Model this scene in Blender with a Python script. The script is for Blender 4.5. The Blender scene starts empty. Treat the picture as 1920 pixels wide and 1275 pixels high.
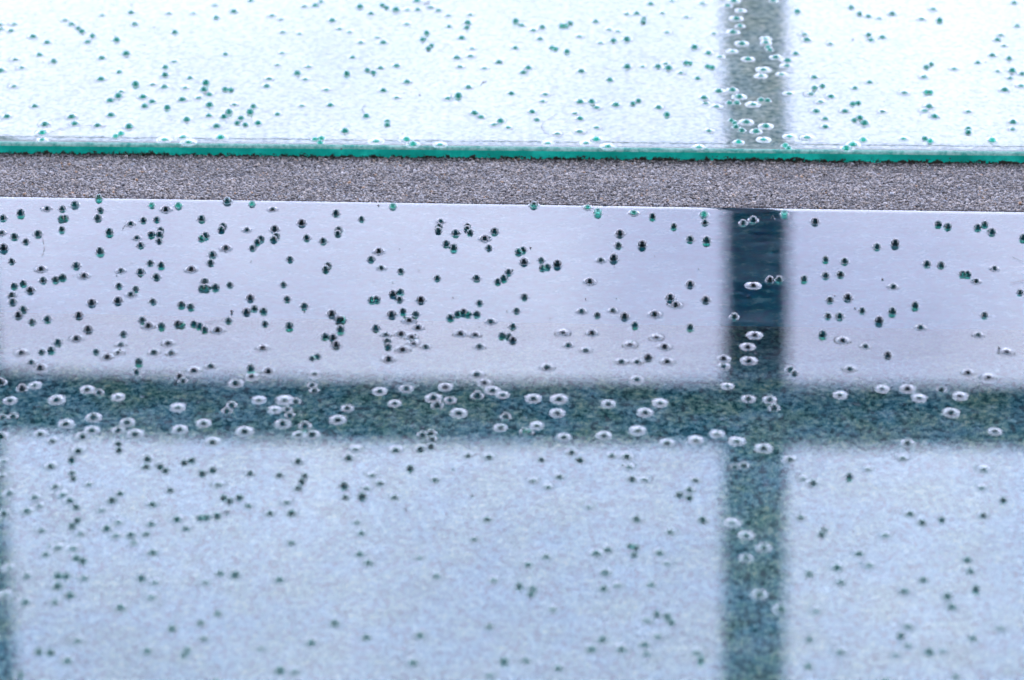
import bpy, bmesh, math, random
import numpy as np
from mathutils import Vector, geometry

random.seed(7); rng = np.random.default_rng(7)
sc = bpy.context.scene
C = sc.collection
R = math.radians

# ------------------------------------------------------------------ camera
EL, DIST, LENS = R(31.0), 0.25, 100.0
CAM = Vector((0, -DIST*math.cos(EL), DIST*math.sin(EL)))
FWD = Vector((0, math.cos(EL), -math.sin(EL))); UPV = Vector((0, math.sin(EL), math.cos(EL))); RGT = Vector((1, 0, 0))
def ray(u, v):
    return (FWD + RGT*((u-960)/1920*36/LENS) - UPV*((v-637.5)/1920*36/LENS)).normalized()
def at(u, v, z=0.0):                      # photo pixel -> point on the horizontal plane z
    d = ray(u, v); return CAM + d*((z-CAM.z)/d.z)
cd = bpy.data.cameras.new('camera'); cam = bpy.data.objects.new('camera', cd); C.objects.link(cam)
cam.location = CAM; cam.rotation_euler = (math.pi/2-EL, 0, 0)
cd.lens = LENS; cd.sensor_width = 36; cd.sensor_fit = 'HORIZONTAL'
cd.clip_start = 0.01; cd.clip_end = 2000
cd.dof.use_dof = True; cd.dof.focus_distance = (at(960, 420)-CAM).dot(FWD); cd.dof.aperture_fstop = 45
sc.camera = cam

# ------------------------------------------------------------------ sky, sun, exposure
SUN_EL, SUN_AZ = R(55), R(190)
w = bpy.data.worlds.new('World'); sc.world = w; w.use_nodes = True
nt = w.node_tree; nt.nodes.clear()
o = nt.nodes.new('ShaderNodeOutputWorld'); b = nt.nodes.new('ShaderNodeBackground'); s = nt.nodes.new('ShaderNodeTexSky')
s.sky_type = 'NISHITA'; s.sun_disc = False; s.sun_elevation = SUN_EL; s.sun_rotation = SUN_AZ
s.air_density = 1.0; s.dust_density = 4.0; s.ozone_density = 1.0
mx = nt.nodes.new('ShaderNodeMix'); mx.data_type = 'RGBA'; mx.inputs['Factor'].default_value = 0.72   # cloud cover
tc = nt.nodes.new('ShaderNodeTexCoord'); cn = nt.nodes.new('ShaderNodeTexNoise'); cr_ = nt.nodes.new('ShaderNodeValToRGB')
cn.inputs['Scale'].default_value = 9; cn.inputs['Detail'].default_value = 4; nt.links.new(tc.outputs['Generated'], cn.inputs['Vector']); nt.links.new(cn.outputs[0], cr_.inputs[0])
cr_.color_ramp.elements[0].position = .35; cr_.color_ramp.elements[0].color = (7.0, 7.4, 10.6, 1)
cr_.color_ramp.elements[1].position = .65; cr_.color_ramp.elements[1].color = (9.5, 9.9, 12.8, 1)
nt.links.new(cr_.outputs[0], mx.inputs[7])
nt.links.new(s.outputs[0], mx.inputs[6]); nt.links.new(mx.outputs[2], b.inputs[0]); b.inputs[1].default_value = 0.12
nt.links.new(b.outputs[0], o.inputs[0])
sd = bpy.data.lights.new('sun', 'SUN'); sun = bpy.data.objects.new('sun', sd); C.objects.link(sun)
sd.energy = 0.8; sd.angle = R(40); sd.color = (1, .97, .92)
sun.rotation_euler = Vector((-math.sin(SUN_AZ)*math.cos(SUN_EL), -math.cos(SUN_AZ)*math.cos(SUN_EL), -math.sin(SUN_EL))).to_track_quat('-Z', 'Y').to_euler()
sun.location = (0, -3, 6)
vs = sc.view_settings; vs.view_transform = 'Standard'; vs.look = 'None'; vs.gamma = 1; vs.use_curve_mapping = False
vs.exposure = 2.86
cy = sc.cycles; cy.max_bounces = 16; cy.transmission_bounces = 14; cy.glossy_bounces = 8; cy.diffuse_bounces = 4
cy.blur_glossy = 0.3; cy.sample_clamp_indirect = 12

# ------------------------------------------------------------------ materials
class NT:
    def __init__(self, name):
        self.m = bpy.data.materials.new(name); self.m.use_nodes = True; self.t = self.m.node_tree; self.t.nodes.clear()
        self.out = self.n('OutputMaterial')
    def n(self, typ, **kw):
        x = self.t.nodes.new('ShaderNode'+typ)
        for k, v in kw.items(): setattr(x, k, v)
        return x
    def l(self, a, b): self.t.links.new(a, b)
    def noise(self, scale, detail=2, rough=.5, vec=None):
        x = self.n('TexNoise'); x.inputs['Scale'].default_value = scale; x.inputs['Detail'].default_value = detail
        x.inputs['Roughness'].default_value = rough
        if vec is None: vec = self.geo().outputs['Position']
        self.l(vec, x.inputs['Vector']); return x
    def geo(self):
        if not hasattr(self, '_g'): self._g = self.n('NewGeometry')
        return self._g
    def ramp(self, fac, stops):
        x = self.n('ValToRGB'); e = x.color_ramp.elements
        while len(e) < len(stops): e.new(.5)
        for k, (p, c) in enumerate(stops):
            e[k].position = p; e[k].color = tuple(c)+(1,) if len(c) == 3 else c
        self.l(fac, x.inputs[0]); return x
    def vm(self, op, a, b=None, scale=None):
        x = self.n('VectorMath', operation=op)
        for i, v in enumerate((a, b)):
            if v is None: continue
            if hasattr(v, 'links'): self.l(v, x.inputs[i])
            else: x.inputs[i].default_value = v
        if scale is not None: x.inputs['Scale'].default_value = scale
        return x.outputs[0]
    def wobble(self, terms):                # shading normal tilted by noise: (scale, strength, detail)
        nrm = self.geo().outputs['Normal']
        for sc_, st, de in terms:
            q = self.noise(sc_, de)
            d = self.vm('SCALE', self.vm('SUBTRACT', q.outputs['Color'], (.5, .5, .5)), scale=st)
            nrm = self.vm('ADD', nrm, d)
        return self.vm('NORMALIZE', nrm)

def glass(name, col, terms=(), film=0.0):
    k = NT(name); g = k.n('BsdfRefraction'); g.inputs['Color'].default_value = col+(1,); g.inputs['IOR'].default_value = 1.5
    g.inputs['Roughness'].default_value = 0
    h = k.n('BsdfGlossy'); h.inputs['Roughness'].default_value = 0; h.inputs['Color'].default_value = (1, 1, 1, 1)
    fn = k.n('Fresnel'); fn.inputs['IOR'].default_value = 1.5
    if terms:
        nn = k.wobble(terms)
        for x in (g, h, fn): k.l(nn, x.inputs['Normal'])
    m = k.n('MixShader'); k.l(fn.outputs[0], m.inputs[0]); k.l(g.outputs[0], m.inputs[1]); k.l(h.outputs[0], m.inputs[2])
    sh = m.outputs[0]
    if film:                                # thin dried film and dust, streaky
        d = k.n('BsdfDiffuse'); d.inputs[0].default_value = (.5, .55, .62, 1)
        mp = k.n('Mapping'); mp.inputs['Scale'].default_value = (.25, 1, 1); k.l(k.geo().outputs['Position'], mp.inputs[0])
        a = k.noise(420, 6, .65, mp.outputs[0])
        r = k.ramp(a.outputs[0], [(.45, (0, 0, 0)), (.8, (film,)*3)])
        mp2 = k.n('Mapping'); mp2.inputs['Scale'].default_value = (.6, 1, 1); k.l(k.geo().outputs['Position'], mp2.inputs[0])
        a2 = k.noise(2300, 2, .5, mp2.outputs[0]); a3 = k.noise(300, 3, .6)
        r2 = k.ramp(a2.outputs[0], [(.62, (0, 0, 0)), (.72, (.12,)*3)]); r3 = k.ramp(a3.outputs[0], [(.42, (0, 0, 0)), (.62, (1, 1, 1))])
        mu = k.n('Math', operation='MULTIPLY'); k.l(r2.outputs[0], mu.inputs[0]); k.l(r3.outputs[0], mu.inputs[1])
        sm_ = k.n('Math', operation='ADD'); k.l(r.outputs[0], sm_.inputs[0]); k.l(mu.outputs[0], sm_.inputs[1])
        m = k.n('MixShader'); k.l(sm_.outputs[0], m.inputs[0]); k.l(sh, m.inputs[1]); k.l(d.outputs[0], m.inputs[2]); sh = m.outputs[0]
    k.l(sh, k.out.inputs[0]); return k.m

def rough(name, stops, scale, detail=4, roughness=.8, bump=0, bscale=None, spec=.3):
    k = NT(name); p = k.n('BsdfPrincipled'); a = k.noise(scale, detail, .6)
    r = k.ramp(a.outputs[0], stops); k.l(r.outputs[0], p.inputs['Base Color'])
    p.inputs['Roughness'].default_value = roughness; p.inputs['Specular IOR Level'].default_value = spec
    if bump: k.l(k.wobble([(bscale or scale*2, bump, 3)]), p.inputs['Normal'])
    k.l(p.outputs[0], k.out.inputs[0]); return k.m

M = {}
M['top'] = glass('clear_glass', (.95, .985, .985), [(45, .002, 1), (13, .003, 0)], .05)
M['bottom'] = glass('rolled_glass', (.88, .96, .96), [(1300, .22, 2)])
M['green_bead'] = glass('green_bead_glass', (.04, .76, .58)); M['shade_tint_bead'] = glass('shade_tint_bead_glass', (.10, .32, .30)); M['sea_bead'] = glass('sea_green_bead_glass', (.24, .76, .60)); M['skirt'] = glass('bead_resin', (.95, .985, .985))  # beads by the joint: their dark refracted view is put into the tint
M['green_edge'] = None
k = NT('ground_green_edge'); p = k.n('BsdfPrincipled')
a = k.noise(160, 6, .65); r1 = k.ramp(a.outputs[0], [(.28, (.003, .27, .20)), (.5, (.006, .46, .35)), (.72, (.04, .78, .60))])
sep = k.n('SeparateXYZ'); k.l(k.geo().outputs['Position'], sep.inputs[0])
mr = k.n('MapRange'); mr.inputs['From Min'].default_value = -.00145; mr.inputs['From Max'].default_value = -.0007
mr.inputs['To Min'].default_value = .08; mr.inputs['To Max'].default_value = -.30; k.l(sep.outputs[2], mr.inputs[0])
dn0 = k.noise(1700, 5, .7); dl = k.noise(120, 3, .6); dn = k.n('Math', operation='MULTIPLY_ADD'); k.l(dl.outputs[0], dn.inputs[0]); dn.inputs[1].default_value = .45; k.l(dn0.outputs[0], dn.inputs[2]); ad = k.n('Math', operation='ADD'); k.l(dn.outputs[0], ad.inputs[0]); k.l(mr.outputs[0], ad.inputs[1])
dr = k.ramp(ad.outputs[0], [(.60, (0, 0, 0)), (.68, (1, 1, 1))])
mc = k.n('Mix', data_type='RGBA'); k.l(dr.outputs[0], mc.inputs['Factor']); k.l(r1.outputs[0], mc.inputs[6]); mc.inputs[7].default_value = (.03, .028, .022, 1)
k.l(mc.outputs[2], p.inputs['Base Color']); p.inputs['Roughness'].default_value = .35
k.l(k.wobble([(900, .25, 3)]), p.inputs['Normal'])
tr = k.n('BsdfTranslucent'); br_ = k.n('Mix', data_type='RGBA', blend_type='MULTIPLY'); br_.inputs['Factor'].default_value = 1
k.l(mc.outputs[2], br_.inputs[6]); br_.inputs[7].default_value = (2.0, 1.9, 1.9, 1); k.l(br_.outputs[2], tr.inputs[0])
ms = k.n('MixShader'); ms.inputs[0].default_value = .7; k.l(p.outputs[0], ms.inputs[1]); k.l(tr.outputs[0], ms.inputs[2])
k.l(ms.outputs[0], k.out.inputs[0]); M['green_edge'] = k.m
k = NT('sky_mint_arris'); a = k.noise(1500, 4, .7); r1 = k.ramp(a.outputs[0], [(.35, (.10, .50, .40)), (.62, (.55, .85, .74))])  # lighter mint: the sky caught on the arris, put into its colour
tr = k.n('BsdfTranslucent'); df = k.n('BsdfDiffuse'); k.l(r1.outputs[0], tr.inputs[0]); k.l(r1.outputs[0], df.inputs[0])
ms = k.n('MixShader'); ms.inputs[0].default_value = .6; k.l(df.outputs[0], ms.inputs[1]); k.l(tr.outputs[0], ms.inputs[2]); k.l(ms.outputs[0], k.out.inputs[0]); M['sky_mint_arris'] = k.m
M['sealed_edge'] = rough('sealed_edge', [(.35, (.004, .12, .25)), (.56, (.014, .25, .36)), (.68, (.25, .5, .58))], 700, 6, .7)
def bed(name, fine, warm, cool, kf=1650):   # rolled underside: refracted light and dark speckle painted in, drifting warmer and cooler
    k = NT(name); p = k.n('BsdfDiffuse'); a = k.noise(kf, 3, .65); r = k.ramp(a.outputs[0], fine)
    b_ = k.noise(260, 4, .6); r2 = k.ramp(b_.outputs[0], [(.40, cool), (.62, warm)])
    mu = k.n('Mix', data_type='RGBA', blend_type='MULTIPLY'); mu.inputs['Factor'].default_value = 1
    k.l(r.outputs[0], mu.inputs[6]); k.l(r2.outputs[0], mu.inputs[7]); k.l(mu.outputs[2], p.inputs[0])
    k.l(k.wobble([(kf, .8, 3)]), p.inputs['Normal'])
    gl = k.n('BsdfGlossy'); gl.inputs['Roughness'].default_value = .2; gl.inputs['Color'].default_value = (.9, 1, .98, 1)   # rolled underside: pebbled glints
    k.l(k.wobble([(1500, .75, 1)]), gl.inputs['Normal'])
    m = k.n('MixShader'); m.inputs[0].default_value = .016; k.l(p.outputs[0], m.inputs[1]); k.l(gl.outputs[0], m.inputs[2]); k.l(m.outputs[0], k.out.inputs[0]); return k.m
M['light_bed'] = bed('light_bed', [(.38, (.10, .155, .14)), (.46, (.215, .265, .235)), (.53, (.285, .315, .275)), (.64, (.42, .43, .37))], (1, 1, .92), (.92, 1, 1.05))
M['dark_bed'] = bed('dark_bed', [(.38, (.006, .040, .050)), (.46, (.040, .120, .130)), (.53, (.080, .178, .178)), (.59, (.135, .225, .21)), (.68, (.25, .31, .26))], (1.0, .98, .80), (.80, 1, 1.15))
M['steel'] = rough('dark_steel', [(.3, (.012, .016, .022)), (.7, (.022, .027, .034))], 20, 4, .5)
M['concrete'] = rough('concrete', [(.3, (.24, .23, .22)), (.7, (.34, .33, .31))], 60, 8, .9, .2, 900)
M['mortar'] = rough('mortar', [(.3, (.03, .03, .032)), (.7, (.08, .077, .08))], 2500, 4, .95)
k = NT('sand_grain'); p = k.n('BsdfPrincipled'); at_ = k.n('Attribute', attribute_name='tone'); k.l(at_.outputs['Color'], p.inputs['Base Color'])
p.inputs['Roughness'].default_value = .55; k.l(p.outputs[0], k.out.inputs[0]); M['grain'] = k.m
k = NT('dust'); p = k.n('BsdfPrincipled'); p.inputs['Base Color'].default_value = (.02, .018, .016, 1); p.inputs['Roughness'].default_value = .8
k.l(p.outputs[0], k.out.inputs[0]); M['dust'] = k.m

# ------------------------------------------------------------------ helpers
def mesh(name, verts, faces, mats, parent=None, smooth=False, loc=(0, 0, 0)):
    me = bpy.data.meshes.new(name); me.from_pydata([tuple(v) for v in verts], [], faces)
    for m in mats: me.materials.append(m)
    if smooth: me.polygons.foreach_set('use_smooth', [True]*len(me.polygons))
    ob = bpy.data.objects.new(name, me); C.objects.link(ob); ob.location = loc
    if parent: ob.parent = parent
    return ob
def box(name, a, b, mat, parent=None, loc=(0, 0, 0)):
    x0, y0, z0 = a; x1, y1, z1 = b
    v = [(x, y, z) for z in (z0, z1) for y in (y0, y1) for x in (x0, x1)]
    f = [(0, 2, 3, 1), (4, 5, 7, 6), (0, 1, 5, 4), (2, 6, 7, 3), (0, 4, 6, 2), (1, 3, 7, 5)]
    return mesh(name, v, f, [mat], parent, loc=loc)
def empty(name, loc, label, cat, group=None):
    e = bpy.data.objects.new(name, None); C.objects.link(e); e.location = loc; e.empty_display_size = .02
    e['label'] = label; e['category'] = cat
    if group: e['group'] = group
    return e
def kind(o, k): o['kind'] = k; return o

# ------------------------------------------------------------------ layout of the two panels and the joint between them
T = 0.032
UA, UB = at(0, 266), at(1920, 285)         # near edge of the far panel
LA, LB = at(0, 366), at(1920, 395)         # far edge of the near panel
def line(a, b): return lambda x: a.y+(b.y-a.y)*(x-a.x)/(b.x-a.x)
yU, yL = line(UA, UB), line(LA, LB)
HX, NEAR, FAR = 0.6, -0.55, 0.65
BED = -T-0.0005

# beads: photo positions, read crop by crop (offset x, offset y, zoom, list)
CROPS = [
(0,0,3,'4,132 4,158 80,130 62,168 186,201 365,107 402,132 440,156 460,173 520,199 492,231 575,80 736,65 758,131 656,220 266,233 222,303 86,329 122,376 4,392 302,341 572,321 710,298 670,400 568,440 78,480 950,70 1088,69 1206,24 1216,96 1315,60 984,178 1530,82 1579,103 1590,176 1684,185 1713,30 1772,26 1806,5 1868,110 1910,158 1268,300 1586,293 1560,360 1735,370 1672,408 1718,441 1513,438 1500,480 980,341 930,375 928,418 1068,434 762,471 857,470 924,484 1040,489 1158,464 1147,500 1177,527 1115,545 1025,555 1265,498 1299,502 680,510 665,536 619,560 804,540 855,567 813,593 941,603 1178,587 1318,583 1425,595 1406,628 1174,645 1288,628 1260,653 1355,661 1334,688 1380,698 1452,689 1218,705 1050,669 1560,638 1698,590 1835,500 1858,586 623,642 195,592 38,650 403,652 420,690 548,701 252,694 726,709 237,742 236,781 680,747 650,762 925,780 1028,765 1060,797 1240,768 1771,779 1808,775 1800,798 1410,0 16,1221 116,1197 265,1168 350,1170 420,1147 565,1177 550,1221 345,1226 365,1222 853,1150 933,1173 1004,1152 806,1234 882,1230 735,1254 1133,1226 1417,1143 1533,1172 1890,1194 1697,1250 1255,1268 556,1112 1278,1128'),
(640,0,3,'105,34 166,72 230,25 254,40 307,51 372,50 430,50 503,36 547,55 602,82 726,77 368,130 45,175 201,206 109,234 236,235 458,219 480,183 605,145 712,124 706,152 676,208 507,252 490,270 736,268 726,311 650,320 63,318 311,366 221,377 146,391 180,405 31,412 370,456 236,504 311,544 668,371 805,379 886,345 715,486 600,548 658,537 748,631 786,654 140,649 258,681 258,698 20,733 895,677 858,696 940,712 195,789 367,779 402,821 555,808 981,117 1015,138 1080,165 1131,149 1118,215 1240,142 1262,142 1287,126 1430,116 978,265 1185,265 1205,272 1270,287 1340,200 1459,236 1531,225 1606,219 1507,161 1556,171 1606,73 1661,71 1739,17 1806,68 1702,102 1698,121 1832,176 1608,372 1695,369 1780,371 1825,353 1840,380 1908,405 1350,396 1052,377 1023,404 1510,446 956,521 1147,526 1132,565 1073,624 1100,670 1343,568 1408,568 1436,600 1314,633 1343,662 1545,585 1640,579 1672,563 1785,600 1831,642 1436,712 1340,735 1215,747 1434,779 1377,799 1162,800 1500,820 425,0 1860,0 113,1227 290,1157 559,1240 710,1270 550,1272 1443,1193 1645,1193 1750,1215 1870,1270 1083,1150 1385,1162'),
(1280,0,3,'110,14 20,90 252,28 326,55 303,100 323,143 283,177 175,184 333,241 66,262 145,294 210,314 280,284 466,212 468,235 480,262 490,277 524,317 368,328 590,336 586,365 636,297 556,413 454,387 440,422 85,436 20,350 42,352 140,370 165,376 203,508 280,502 318,540 120,545 130,576 190,594 262,575 305,575 396,582 440,558 478,562 600,521 275,674 292,688 358,682 300,710 333,730 468,705 413,735 455,780 315,795 147,731 92,822 601,762 578,815 597,839 700,768 645,61 686,187 700,220 832,241 740,430 742,491 787,480 721,524 835,538 776,568 752,621 803,663 803,708 913,620 970,491 1052,458 957,580 988,575 965,672 997,658 1022,689 1016,783 957,808 923,842 1125,622 1248,516 948,38 995,74 1045,87 1106,98 1179,73 1046,193 1060,220 1125,205 1410,46 1344,101 1445,113 1865,12 1882,142 1790,192 1771,220 1809,252 1742,306 1836,326 1660,347 1398,357 1371,374 1528,382 1357,428 1773,396 1854,394 1841,435 1910,411 1812,501 1905,478 1372,516 1393,516 1387,594 1360,618 1418,650 1607,622 1607,721 1606,740 1859,682 1857,722 1243,775 1362,775 1392,790 1741,786 288,0 510,0 120,1202 125,1247 340,1250 397,1233 572,1200 745,1242 1438,1257 1492,1270 1700,1258 1660,1275'),
(0,425,3,'10,30 80,50 145,78 213,35 347,12 20,118 65,190 563,137 615,28 770,57 791,100 850,40 903,15 898,40 895,75 1133,60 1155,48 1245,12 1388,14 1545,10 1553,50 1540,68 1467,65 1447,82 1420,115 1271,116 1195,152 1184,198 1075,235 1631,178 1725,58 1817,76 1900,35 1905,15 1845,215 1832,235 845,198 907,214 789,250 680,242 880,277 668,328 763,345 736,376 428,214 232,233 242,296 312,293 352,280 473,271 130,315 78,328 170,353 66,383 70,418 130,460 103,493 180,530 266,515 516,424 443,494 663,412 860,415 1020,435 1073,447 1152,304 1135,342 1160,342 1212,336 1293,322 1594,320 1408,397 1615,402 1386,475 1431,455 1483,470 1712,441 1866,486 1905,520 800,520 834,552 908,555 1000,543 1022,548 1090,541 1122,553 1150,574 1224,577 1285,523 1490,540 1627,556 1827,612 1873,620 1891,660 1915,575 495,572 694,598 430,624 325,646 678,657 663,700 603,728 540,698 120,702 232,698 287,690 175,758 225,790 780,757 768,812 865,702 946,650 964,706 1478,676 1090,803 1185,780 1410,795 1415,835 1510,808 1755,733 1785,722 1770,820 1010,835 1030,860 1325,875 1755,885 1768,915 195,886 125,905 4,870 55,972 490,910 558,928 663,952 318,968 1000,1010 1303,997 1275,1030 1455,968 1600,968 1665,978 1545,1023 1617,1020 1630,1053 1590,1103 1900,1080 15,1066 75,1060 525,1067 370,1103 715,1095 515,1140 665,1140 1010,1135 1145,1100 1715,1115 1680,1165 1755,1165 1375,1145 225,1160 465,1175 760,1160 295,1200 1195,1205 665,1215 670,1250 440,1255 5,1175'),
(640,425,3,'545,18 643,32 708,10 724,28 862,22 806,62 590,92 632,117 830,114 211,133 166,178 225,227 335,245 540,284 760,284 880,304 914,287 940,252 1027,194 1125,183 1132,227 1158,222 1215,209 997,137 1022,127 1567,34 1558,100 1692,101 1458,184 1532,176 1397,303 1850,396 1880,435 1870,3 1030,390 777,424 985,468 1351,471 1440,492 1527,467 1593,501 1652,550 1762,488 762,487 655,485 688,478 712,488 613,507 841,529 964,556 447,407 290,375 333,362 327,404 170,408 197,405 347,473 283,490 419,487 382,520 431,562 194,565 5,520 8,577 250,601 335,598 395,615 258,641 406,650 263,670 345,684 475,670 266,740 670,594 752,602 903,608 943,615 964,633 777,669 1246,589 1410,593 1276,661 1375,689 1158,785 1625,656 1772,616 1818,671 1726,731 1576,753 1664,754 1834,752 1663,853 762,825 805,872 215,920 365,905 585,895 518,958 612,970 765,945 850,915 908,940 300,988 540,1000 660,1042 33,1015 1080,960 1225,963 1215,1042 925,1062 895,1125 1030,1145 1055,1150 1100,1112 1503,990 1793,985 1710,1038 1668,1140 1478,1170 1252,1178 1833,1212 455,1163 505,1155 510,1190 505,1230 445,1245 305,1250 80,1245 1295,1265'),
(1280,425,3,'42,66 135,76 42,320 130,407 42,562 397,326 491,297 543,294 290,502 405,605 366,670 373,748 230,737 230,778 605,798 628,820 683,291 804,180 912,190 804,270 888,264 828,408 929,394 1010,467 1093,108 1195,93 1374,205 1454,210 1185,332 1308,441 1180,475 1105,527 1338,562 817,498 883,499 788,603 901,634 1028,668 1153,718 940,795 1575,262 1602,264 1651,301 1755,230 1740,25 1898,365 1698,492 1663,603 1822,697 1605,815 1720,840 1915,60 252,890 370,962 490,968 515,1015 885,940 1122,905 1265,905 1330,957 1455,912 1560,945 1757,1145 1265,1212 195,1160 75,1195 305,1200 455,1240 1510,1040'),
(0,850,2,'15,25 190,45 268,20 270,72 275,90 208,121 235,150 262,172 285,198 130,160 148,192 100,212 35,145 8,82 333,112 450,145 420,172 380,208 553,18 548,45 600,45 620,60 690,30 720,22 758,71 798,58 820,112 938,71 1048,78 1118,27 1142,80 1132,100 1118,127 638,135 572,186 838,162 860,175 898,161 932,192 1012,220 1075,178 1093,220 663,242 697,277 750,238 775,236 815,230 567,260 548,298 443,254 400,278 435,303 490,300 503,330 290,246 270,268 303,296 155,285 217,348 275,350 172,374 285,388 310,398 573,367 215,453 248,455 315,463 215,494 262,528 205,552 100,455 95,552 20,525 15,222 530,464 582,478 568,534 452,573 770,478 825,446 882,451 1047,468 1093,331 1308,14 1395,77 1425,108 1375,125 1358,158 1290,118 1295,162 1480,160 1538,53 1632,95 1340,254 1355,295 1350,372 1383,405 1573,385 1638,455 1778,317 1827,242 1852,470 1833,10 1755,4 645,652 753,632 817,597 763,690 553,735 700,735 690,752 980,725 1167,704 1255,633 1373,686 1575,675 1835,645 1050,809 1104,812 1550,780 1890,777 1838,825 812,848 290,695 145,738 190,742 253,772 75,825 35,425'),
(960,850,2,'110,20 255,22 375,5 430,8 440,47 450,93 498,94 178,84 78,99 135,122 287,196 688,96 665,132 628,151 665,162 467,243 593,291 715,246 316,371 360,357 128,382 60,412 443,343 465,348 458,375 553,368 583,408 350,442 28,494 77,505 72,524 343,503 397,491 523,487 153,580 507,620 543,598 583,608 597,628 340,693 547,681 297,729 411,729 497,711 505,745 52,771 175,799 695,741 708,772 835,47 870,42 825,255 878,303 945,350 878,388 928,525 1010,580 1043,18 1092,89 1130,108 1265,84 1335,55 1465,14 1770,56 1762,124 1842,172 1768,229 1493,222 1538,256 1612,245 1400,302 1162,300 1170,285 1083,236 1302,370 1340,414 1220,423 1235,479 1115,448 1543,470 1472,511 1632,531 1650,570 1708,395 1720,438 1740,507 1487,642 1457,680 1487,715 1440,749 1565,740 1615,733 1728,689 1833,649 1233,739 1115,693 1140,585 1112,794 1665,830 1400,848'),
]
pix = []
for ox, oy, z, t in CROPS:
    for q in t.split():
        a, c = q.split(','); p_ = (ox+int(a)/z, oy+int(c)/z)
        if all((p_[0]-q_[0])**2+(p_[1]-q_[1])**2 > 20 for q_ in pix): pix.append(p_)

SEG = 20
def bead_profile(r, Rs, c):                # (rho, z) from the skirt's rim to the top of the ball
    hc = .22*r; zc = c*r
    rho1 = math.sqrt(max(r*r-(hc-zc)**2, 1e-12)); out = []
    for i in range(7):
        t = i/7; rho = Rs+(rho1-Rs)*t; out.append((rho, hc*t**2.3))
    a0 = math.atan2(rho1, hc-zc)
    for i in range(9):
        a = a0*(1-i/9); out.append((r*math.sin(a), zc+r*math.cos(a)))
    out.append((0, zc+r)); return out
def bead_geometry(prof):
    v = []; f = []
    for rho, z in prof[:-1]:
        v += [(rho*math.cos(2*math.pi*k/SEG), rho*math.sin(2*math.pi*k/SEG), z) for k in range(SEG)]
    v.append((0, 0, prof[-1][1])); n = len(prof)-1
    for i in range(n-1):
        for k in range(SEG):
            k2 = (k+1) % SEG; f.append((i*SEG+k, i*SEG+k2, (i+1)*SEG+k2, (i+1)*SEG+k))
    for k in range(SEG): f.append(((n-1)*SEG+k, (n-1)*SEG+(k+1) % SEG, n*SEG))
    return v, f
#            ball radius, skirt radius, height of the ball's centre (in radii)
VAR = [(.38, .80, -.45), (.40, .76, -.22), (.39, .72, .02), (.37, .56, .22), (.36, .50, .50), (.37, .50, -.05), (.38, .48, .25)]
VGEO = []
for r, Rs, c in VAR:
    v, f = bead_geometry(bead_profile(r*1e-3, Rs*1e-3, c)); VGEO.append((v, f, Rs*1e-3))
VMESH = []
NSK = 6*SEG                                 # faces of the clear skirt come first
for ball in ('green_bead', 'shade_tint_bead', 'sea_bead'):
    VMESH.append([])
    for i, (v, f, Rs) in enumerate(VGEO):
        me = bpy.data.meshes.new('bead'); me.from_pydata(v, [], f); me.materials.append(M['skirt']); me.materials.append(M[ball])
        me.polygons.foreach_set('use_smooth', [True]*len(f)); me.polygons.foreach_set('material_index', [0]*NSK+[1]*(len(f)-NSK)); VMESH[-1].append(me)

def pick(v):
    if v < 280: wts = (40, 38, 18, 4, 0)
    elif v < 620: wts = (0, 3, 17, 62, 18)
    elif v < 720: wts = (12, 35, 35, 14, 4)
    else: wts = (25, 40, 25, 8, 2)
    return random.choices(range(5), wts)[0]
upper, lower = [], []                      # (x, y, variant, scale, rotation, in view)
for u, v in pix:
    q = at(u, v, .00012)
    if v < 330: upper.append((q.x, max(q.y, yU(q.x)+.0003), pick(v), random.uniform(.82, 1.12), random.random()*6.28, True))
    else: lower.append((q.x, min(q.y, yL(q.x)-.0002), pick(v), random.uniform(.82, 1.12)*(1 if v < 850 else .92), random.random()*6.28, True))
for lst in (upper, lower):
    for i, b_ in enumerate(lst):
        if any(j != i and (b_[0]-c_[0])**2+(b_[1]-c_[1])**2 < (1.0e-3)**2 for j, c_ in enumerate(lst)):
            lst[i] = b_[:2]+(6 if -.002 < b_[1] < .03 else 5, random.uniform(.85, 1.02))+b_[4:]
# the beading goes on a little beyond the picture
for i in range(900):
    x = random.uniform(-.105, .105); y = random.uniform(-.085, .125); d = Vector((x, y, 0))-CAM
    dz = d.dot(FWD); u = 960+d.dot(RGT)/dz*LENS/36*1920; v = 637.5-d.dot(UPV)/dz*LENS/36*1920
    if -12 < u < 1932 and -12 < v < 1287: continue
    rec = (x, y, random.randrange(4), random.uniform(.82, 1.12), random.random()*6.28, False)
    if y > yU(x)+.003: upper.append(rec)
    elif y < yL(x)-.003: lower.append(rec)

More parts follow.
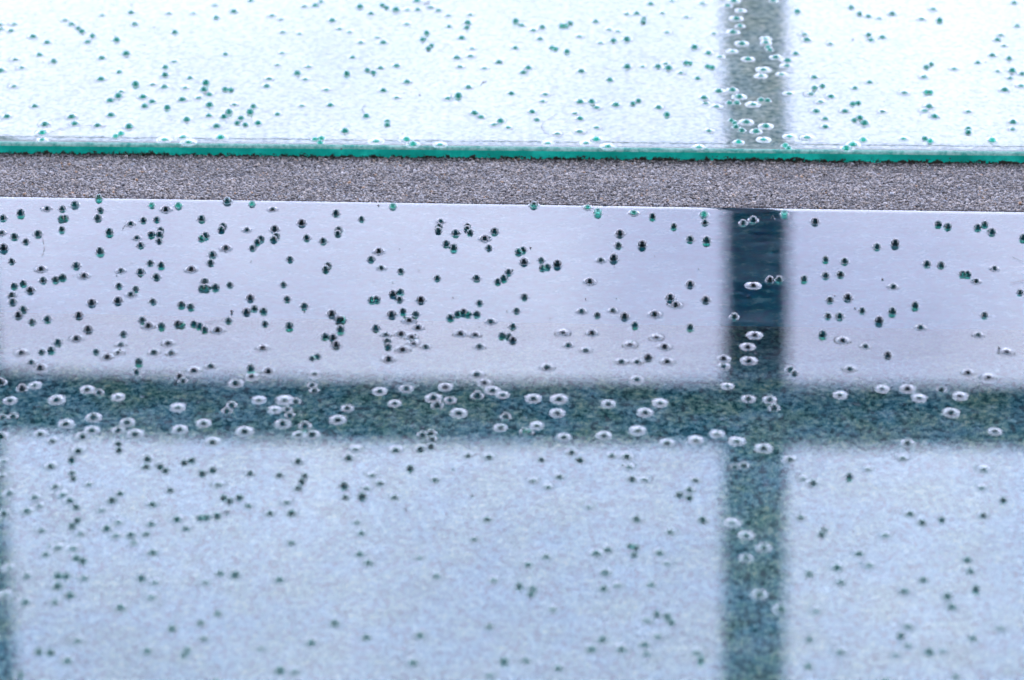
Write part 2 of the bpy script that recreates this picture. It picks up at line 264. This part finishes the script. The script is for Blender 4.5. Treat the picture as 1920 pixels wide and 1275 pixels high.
# ------------------------------------------------------------------ a glass panel: slab with openings under each bead, beads as parts
def rnd_line(n, amp):
    a = rng.normal(size=n+40); kx = np.ones(5)/5; a = np.convolve(a, kx, 'same')[20:20+n]; return a*amp
def panel(name, label, beads, edge_y, far_sign, profile, crease, crease_amp, edge_mat, back_y, bed_mat, arris_mat):
    """far_sign +1: the slab extends to +y from its jointed edge, -1: to -y."""
    root = empty(name, (0, (edge_y(0)+back_y)/2, -T), label, 'glass panel', 'glass panels either side of the mortar joint')
    off = Vector(root.location)
    xs = np.concatenate([np.linspace(-HX, -.075, 30), np.linspace(-.0745, .0745, 430), np.linspace(.075, HX, 30)]); n = len(xs)
    cr = crease+rnd_line(n, crease_amp)
    ring = [(x, edge_y(x)+far_sign*c) for x, c in zip(xs, cr)]
    holes, nohole = [], []
    for bd in beads:
        x, y, va, s_, ro, iv = bd
        d = far_sign*(y-edge_y(x))
        (holes if d > crease+.0004+VGEO[va][2]*s_ else nohole).append(bd)
    # triangulate the flat top in millimetres, leaving the beads' footprints open
    pts = [Vector((x*1e3, y*1e3)) for x, y in ring]+[Vector((HX*1e3, back_y*1e3)), Vector((-HX*1e3, back_y*1e3))]
    outer = list(range(len(pts)))
    if far_sign < 0: outer = outer[::-1]
    faces = [outer]
    for x, y, va, s_, ro, iv in holes:
        st = len(pts); rr = VGEO[va][2]*s_
        pts += [Vector(((x+rr*math.cos(ro+2*math.pi*k/SEG))*1e3, (y+rr*math.sin(ro+2*math.pi*k/SEG))*1e3)) for k in range(SEG)]
        faces.append(list(range(st, st+SEG)))
    ov, oe, of, iv_, ie_, if_ = geometry.delaunay_2d_cdt(pts, [], faces, 1, 1e-5, True)
    V = [(p_[0]*1e-3, p_[1]*1e-3, 0.0) for p_ in ov]; F = []; MI = []
    for f, ids in zip(of, if_):
        if any(i > 0 for i in ids) or not ids: continue
        a, b_, c_ = (Vector(ov[i]) for i in f[:3])
        F.append(list(f) if (b_-a).cross(c_-a) > 0 else list(f)[::-1]); MI.append(0)
    look = {}
    for i, orig in enumerate(iv_):
        for q in orig: look[q] = i
    first = [look[i] for i in range(n)]
    rows = [first]
    for dy, z in profile:
        st = len(V); V += [(x, edge_y(x)+far_sign*dy, z) for x in xs]; rows.append(list(range(st, st+n)))
    st = len(V); V += [(HX, back_y, -T), (-HX, back_y, -T)]; bR, bL = st, st+1
    tR, tL = look[n], look[n+1]
    smooth = len(F)
    for r_, (ra, rb) in enumerate(zip(rows, rows[1:])):
        vertical = r_ == len(rows)-2
        for i in range(n-1):
            q = [ra[i], rb[i], rb[i+1], ra[i+1]]
            F.append(q if far_sign > 0 else q[::-1]); MI.append(2 if vertical else 3 if r_ >= len(rows)-4 else 0)
    def add(q, m, flip):
        F.append(q[::-1] if flip else q); MI.append(m)
    fl = far_sign < 0
    add(rows[-1]+[bR, bL], 1, not fl)                                   # underside
    add([tR, tL, bL, bR], 2, fl)
    add([r_[-1] for r_ in rows][::-1]+[tR, bR], 2, not fl) if False else add([r_[-1] for r_ in rows]+[bR, tR], 2, fl)
    add([r_[0] for r_ in rows][::-1]+[tL, bL], 2, fl)
    slab = mesh('slab', [Vector(v)-off for v in V], F, [M['top'], bed_mat, edge_mat, arris_mat], root)
    me = slab.data; me.polygons.foreach_set('material_index', MI)
    sm = [False]*len(F)
    for i in range(smooth, smooth+(len(rows)-1)*(n-1)): sm[i] = True
    me.polygons.foreach_set('use_smooth', sm)
    bm = bmesh.new(); bm.from_mesh(me); bmesh.ops.remove_doubles(bm, verts=bm.verts, dist=1e-9); bm.to_mesh(me); bm.free()
    # beads: the first 300 in view as parts, the rest joined
    seen = [b_ for b_ in holes+nohole if b_[5]]; rest = [b_ for b_ in holes+nohole if not b_[5]]
    seen.sort(key=lambda b_: -(VAR[b_[2]][0]*b_[3])/(Vector((b_[0], b_[1], 0))-CAM).length)
    rest += seen[300:]
    for x, y, va, s_, ro, iv in seen[:300]:
        ob = bpy.data.objects.new('bead', VMESH[0 if far_sign > 0 else 1 if y > random.uniform(-.010, -.002) else 2][va]); C.objects.link(ob); ob.parent = root
        ob.location = Vector((x, y, 0))-off; ob.scale = (s_,)*3; ob.rotation_euler = (0, 0, ro)
    V = []; F = []
    for x, y, va, s_, ro, iv in rest:
        st = len(V); vv, ff, _ = VGEO[va]; c_, n_ = math.cos(ro)*s_, math.sin(ro)*s_
        V += [(x+a*c_-b_*n_-off.x, y+a*n_+b_*c_-off.y, z*s_-off.z) for a, b_, z in vv]; F += [tuple(i+st for i in f) for f in ff]
    bo = kind(mesh('beading', V, F, [M['skirt'], M['green_bead' if far_sign > 0 else 'sea_bead']], root, True), 'stuff')
    nf = len(VGEO[0][1]); bo.data.polygons.foreach_set('material_index', [0 if i % nf < NSK else 1 for i in range(len(F))])
    return root

mm = 1e-3
panel('glass_panel', 'thick clear glass panel with green front edge standing above the grey mortar', upper, yU, 1,
      [(.55*mm, -.035*mm), (.25*mm, -.085*mm), (.08*mm, -.20*mm), (0, -.42*mm), (0, -T)], 1.75*mm, .22*mm, M['green_edge'], FAR, M['light_bed'], M['sky_mint_arris'])
panel('glass_panel', 'thick glass panel with shade-tinted glass beads and one edge level with the mortar', lower, yL, -1,
      [(.35*mm, -.02*mm), (.12*mm, -.07*mm), (.03*mm, -.16*mm), (0, -.30*mm), (0, -T)], .9*mm, .05*mm, M['sealed_edge'], NEAR, M['dark_bed'], M['top'])

# ------------------------------------------------------------------ mortar joint
def zj(t): return (-.10-1.25*t**1.3)*mm     # t 0 at the near panel, 1 at the far one
root = empty('mortar_joint', (0, (yL(0)+yU(0))/2, -T), 'gritty grey mortar strip filling the gap between the glass panels', 'mortar')
off = Vector(root.location)
xs = np.concatenate([np.linspace(-HX, -.08, 20), np.linspace(-.0797, .0797, 520), np.linspace(.08, HX, 20)]); NT_ = 40
V = []; F = []
for j in range(NT_+1):
    t = j/NT_
    for x in xs:
        a, c = yL(x)+2e-5, yU(x)-2e-5
        V.append(Vector((x, a+(c-a)*t, zj(t)-.08*mm+rng.normal()*.02*mm))-off)
n = len(xs)
for j in range(NT_):
    for i in range(n-1): F.append((j*n+i, j*n+i+1, (j+1)*n+i+1, (j+1)*n+i))
mesh('bed', V, F, [M['mortar']], root, True)
NG = 78000
ico = bmesh.new(); bmesh.ops.create_icosphere(ico, subdivisions=1, radius=1); iv = np.array([v.co[:] for v in ico.verts]); fi = np.array([[v.index for v in f.verts] for f in ico.faces]); ico.free()
gx = rng.uniform(-.072, .072, NG); gt = rng.uniform(.004, 1, NG)
ya = np.array([yL(x) for x in gx]); yb = np.array([yU(x) for x in gx]); gr = rng.gamma(6, .0152, NG)*mm; gr = np.clip(gr, .06*mm, .26*mm)
gy = np.clip(ya+(yb-ya)*gt, ya+gr*.7, yb-gr*.7); gz = (-.10-1.25*gt**1.3)*mm-.06*mm+rng.normal(size=NG)*.035*mm
pile = (gt > .93); gz[pile] += rng.uniform(0, .14, pile.sum())*mm*rng.random(pile.sum())
q = rng.normal(size=(NG, 3, 3)); q = np.linalg.qr(q)[0]; st = rng.uniform(.65, 1.2, (NG, 1, 3))
vv = np.einsum('nij,nkj->nki', q, iv[None]*st*gr[:, None, None]*rng.uniform(.85, 1.15, (NG, len(iv), 1)))+np.stack([gx, gy, gz], 1)[:, None]-np.array(off)
me = bpy.data.meshes.new('sand_grains'); nv = len(iv)
me.vertices.add(NG*nv); me.vertices.foreach_set('co', vv.reshape(-1).astype(np.float32))
ff = (fi[None]+(np.arange(NG)*nv)[:, None, None]).reshape(-1, 3)
me.loops.add(ff.size); me.loops.foreach_set('vertex_index', ff.reshape(-1).astype(np.int32))
me.polygons.add(len(ff)); me.polygons.foreach_set('loop_start', np.arange(0, ff.size, 3, dtype=np.int32)); me.update(calc_edges=True)
low = sum(np.sin(gx*a_+gy*b_*2+c_) for a_, b_, c_ in ((90, 300, 0), (210, -420, 1.3), (460, 700, 2.1), (900, -1100, .4)))/4
tone = (rng.beta(2.0, 3.6, NG)*.18+.06)*(1+.30*low)*(1.12-.3*np.clip(gt*4-3, 0, 1)*rng.random(NG)); tint = rng.normal(size=(NG, 1))*.06
col = tone[:, None]*np.array([[1.08, .99, .90]])*(1+tint*np.array([[1, 0, -1.3]]))
dk = rng.random(NG) < .03; col[dk] = [.012, .012, .013]; br = rng.random(NG) < .012; col[br] = [.20, .12, .06]
dirty = pile & (rng.random(NG) < .6); col[dirty] *= .5
col = np.clip(np.concatenate([col, np.ones((NG, 1))], 1), 0.002, 1)
at2 = me.color_attributes.new('tone', 'FLOAT_COLOR', 'POINT'); at2.data.foreach_set('color', np.repeat(col, nv, 0).reshape(-1).astype(np.float32))
me.materials.append(M['grain']); g = bpy.data.objects.new('sand_grains', me); C.objects.link(g); g.parent = root; kind(g, 'stuff')

# ------------------------------------------------------------------ what carries the panels
kind(box('bedding', (-HX, .0352, BED-.01), (HX, FAR, BED), M['concrete']), 'structure')
kind(box('bedding', (-HX, NEAR, BED-.01), (HX, .0288, BED), M['concrete']), 'structure')
e = empty('support_rail', (0, .032, BED-.01), 'dark steel rail under the mortar joint between the two panels', 'rail')
box('web', (-HX, -.0014, -.03), (HX, .0014, .0099), M['steel'], e)
box('flange', (-HX, -.0024, .0100), (HX, .0024, .0140), M['steel'], e)
g = .0015
for nm, a, b_ in (('paving', (-3, FAR+g, -.075), (3, 6, -.002)), ('paving', (-3, -3, -.075), (3, NEAR-g, -.002)),
                  ('paving', (-3, NEAR-g+.0001, -.075), (-HX-g, FAR+g-.0001, -.002)), ('paving', (HX+g, NEAR-g+.0001, -.075), (3, FAR+g-.0001, -.002))):
    kind(box(nm, a, b_, M['concrete']), 'structure')
kind(mesh('ground', [(-400, -400, -.08), (400, -400, -.08), (400, 400, -.08), (-400, 400, -.08)], [(0, 1, 2, 3)], [M['concrete']]), 'structure')

# ------------------------------------------------------------------ leaning steel frame that the glass mirrors
DM = 3.5
CM = Vector((0, CAM.y+DM*math.cos(EL), -CAM.z+DM*math.sin(EL)))         # where the mirrored axis meets the frame
UD = Vector((0, -math.sin(EL), math.cos(EL)))
pm = 36/LENS/1920*DM                                                    # metres per photo pixel on the frame
foot = CM-UD*((CM.z+.002)/UD.z)
fr = empty('leaning_frame', (0, foot.y, -.002), 'dark steel lean-to frame whose rafters and purlin are mirrored in the glass', 'frame')
def beam(name, p0, p1, wx, wy, xdir):
    d = (p1-p0); L = d.length; z = d.normalized(); x = (xdir-z*xdir.dot(z)).normalized(); y = z.cross(x); off = Vector(fr.location)
    v = [p0+x*(sx*wx/2)+y*(sy*wy/2)+z*(k_*L)-off for k_ in (0, 1) for sy in (-1, 1) for sx in (-1, 1)]
    f = [(0, 2, 3, 1), (4, 5, 7, 6), (0, 1, 5, 4), (2, 6, 7, 3), (0, 4, 6, 2), (1, 3, 7, 5)]
    return mesh(name, v, f, [M['steel']], fr)
X = Vector((1, 0, 0)); xr = (1416-960)*pm; sp = 1442*pm
for k_ in (-2, -1, 0, 1):
    x = xr+k_*sp; lean = -.06 if k_ < 0 else 0
    beam('rafter', foot+X*(x+lean*1.9-.031*(k_ < 0)), foot+X*(x-lean*1.9-.031*(k_ < 0))+UD*3.8, 114*pm, .05, X)
pc = CM+UD*((766-637.5)*pm)
for i, h in enumerate((0, 1.05)):
    beam('purlin', pc+UD*h+X*(xr-2*sp-.06)-UD*.026, pc+UD*h+X*(xr+sp+.06)+UD*.026, 117*pm, .046, UD)
top = foot+UD*3.83
beam('ridge_beam', top+X*(xr-2*sp-.06), top+X*(xr+sp+.06), .09, .09, UD)
for x in (xr-2*sp, xr+sp): beam('post', Vector((x, top.y, -.002)), Vector((x, top.y, top.z-.05)), .07, .07, X)

# ------------------------------------------------------------------ porch roof and house wall behind the camera
M['timber'] = rough('dark_timber', [(.3, (.035, .028, .022)), (.7, (.07, .055, .042))], 12, 6, .8)
PY = .55
pr = kind(empty('porch_roof', (0, PY, top.z+.05), 'dark boarded porch roof jutting out from the house wall', 'roof'), 'thing')
L_ = PY+2.3
for i in range(24):
    y1 = -i*L_/24; box('board', (-3.6, y1-L_/24+.004, 0), (3.6, y1, .03), M['timber'], pr)
box('deck', (-3.62, -L_-.02, .032), (3.62, .02, .06), M['timber'], pr)
hw = kind(empty('house_wall', (0, -2.32, -.002), 'dark timber house wall carrying the porch roof', 'wall'), 'thing')
for i in range(22):
    z0 = i*(top.z+.05)/22; box('board', (-3.6, -.06, z0+.003), (3.6, .02, z0+(top.z+.05)/22-.003), M['timber'], hw)

# ------------------------------------------------------------------ dust specks and fine fibres lying on the glass
V = []; F = []
def speck(u, v, s_):
    q = at(u, v, .00005); st = len(V); a = random.random()*3
    for p_ in iv:
        x, y = p_[0]*s_*random.uniform(.6, 1.5), p_[1]*s_*random.uniform(.5, 1.1)
        V.append((q.x+x*math.cos(a)-y*math.sin(a), q.y+x*math.sin(a)+y*math.cos(a), q.z+p_[2]*s_*.5+s_*.2))
    F.extend(tuple(int(i)+st for i in f) for f in fi)
def fibre(pts, wd=.018*mm):
    P = [at(u, v, .0001) for u, v in pts]; P2 = []
    for i in range(len(P)-1):
        for t in np.linspace(0, 1, 8, endpoint=False):
            p0, p1, p2, p3 = P[max(i-1, 0)], P[i], P[i+1], P[min(i+2, len(P)-1)]
            P2.append(.5*((2*p1)+(p2-p0)*t+(2*p0-5*p1+4*p2-p3)*t*t+(3*p1-p0-3*p2+p3)*t**3))
    P2.append(P[-1]); st = len(V)
    for i, p_ in enumerate(P2):
        d = (P2[min(i+1, len(P2)-1)]-P2[max(i-1, 0)]).normalized(); sd_ = Vector((-d.y, d.x, 0))
        V.extend([p_+sd_*wd, p_+Vector((0, 0, wd)), p_-sd_*wd])
    for i in range(len(P2)-1):
        for a in range(3): F.append((st+i*3+a, st+i*3+(a+1) % 3, st+i*3+3+(a+1) % 3, st+i*3+3+a))
for u, v, s_ in [(289,51,.12),(271,85,.1),(906,155,.2),(902,158,.14),(911,153,.13),(787,178,.16),(757,174,.07),(846,181,.13),(848,184,.1),(755,250,.1),(941,117,.13),(1138,128,.09),(788,69,.08),(246,10,.12),(1599,75,.16),(710,385,.15),(434,583,.16),(434,587,.15),(571,584,.13),(749,467,.08),(785,507,.08),(950,583,.09),(1098,560,.1),(1156,559,.1),(1251,570,.12),(1310,504,.09),(1655,524,.14),(1566,554,.1),(850,880,.15),(885,929,.18),(760,955,.15),(300,1132,.14),(425,960,.22),(970,475,.16),(995,465,.15),(264,518,.1),(219,516,.1),(1603,578,.12),(1890,10,.1),(1725,215,.1),(1640,308,.16),(1654,380,.14),(103,366,.12),(640,280,.16),(1873,652,.16)]: speck(u, v, s_*mm*.8)
for i in range(150):
    speck(random.uniform(0, 1920), random.choice([random.uniform(5, 255), random.uniform(400, 1250)]), random.uniform(.03, .07)*mm)
fibre([(90, 250), (120, 240), (155, 236), (182, 235), (198, 237)]); fibre([(88, 229), (105, 221), (134, 217)])
fibre([(1045, 213), (1017, 232), (1020, 245), (1035, 256), (1055, 255)]); fibre([(686, 193), (679, 205), (688, 215)])
fibre([(794, 8), (806, 3)], .05*mm); fibre([(1210, 30), (1213, 26)])
fibre([(228, 430), (238, 414)]); fibre([(80, 445), (83, 465), (78, 480)]); fibre([(1898, 482), (1920, 491)]); fibre([(1895, 530), (1920, 526)])
fibre([(1445, 411), (1449, 404), (1453, 413)]); fibre([(385, 605), (420, 598), (437, 592)])
d = mesh('dust', V, F, [M['dust']]); kind(d, 'stuff'); d['label'] = 'dark dust specks and fine fibres scattered on the glass'; d['category'] = 'dust'
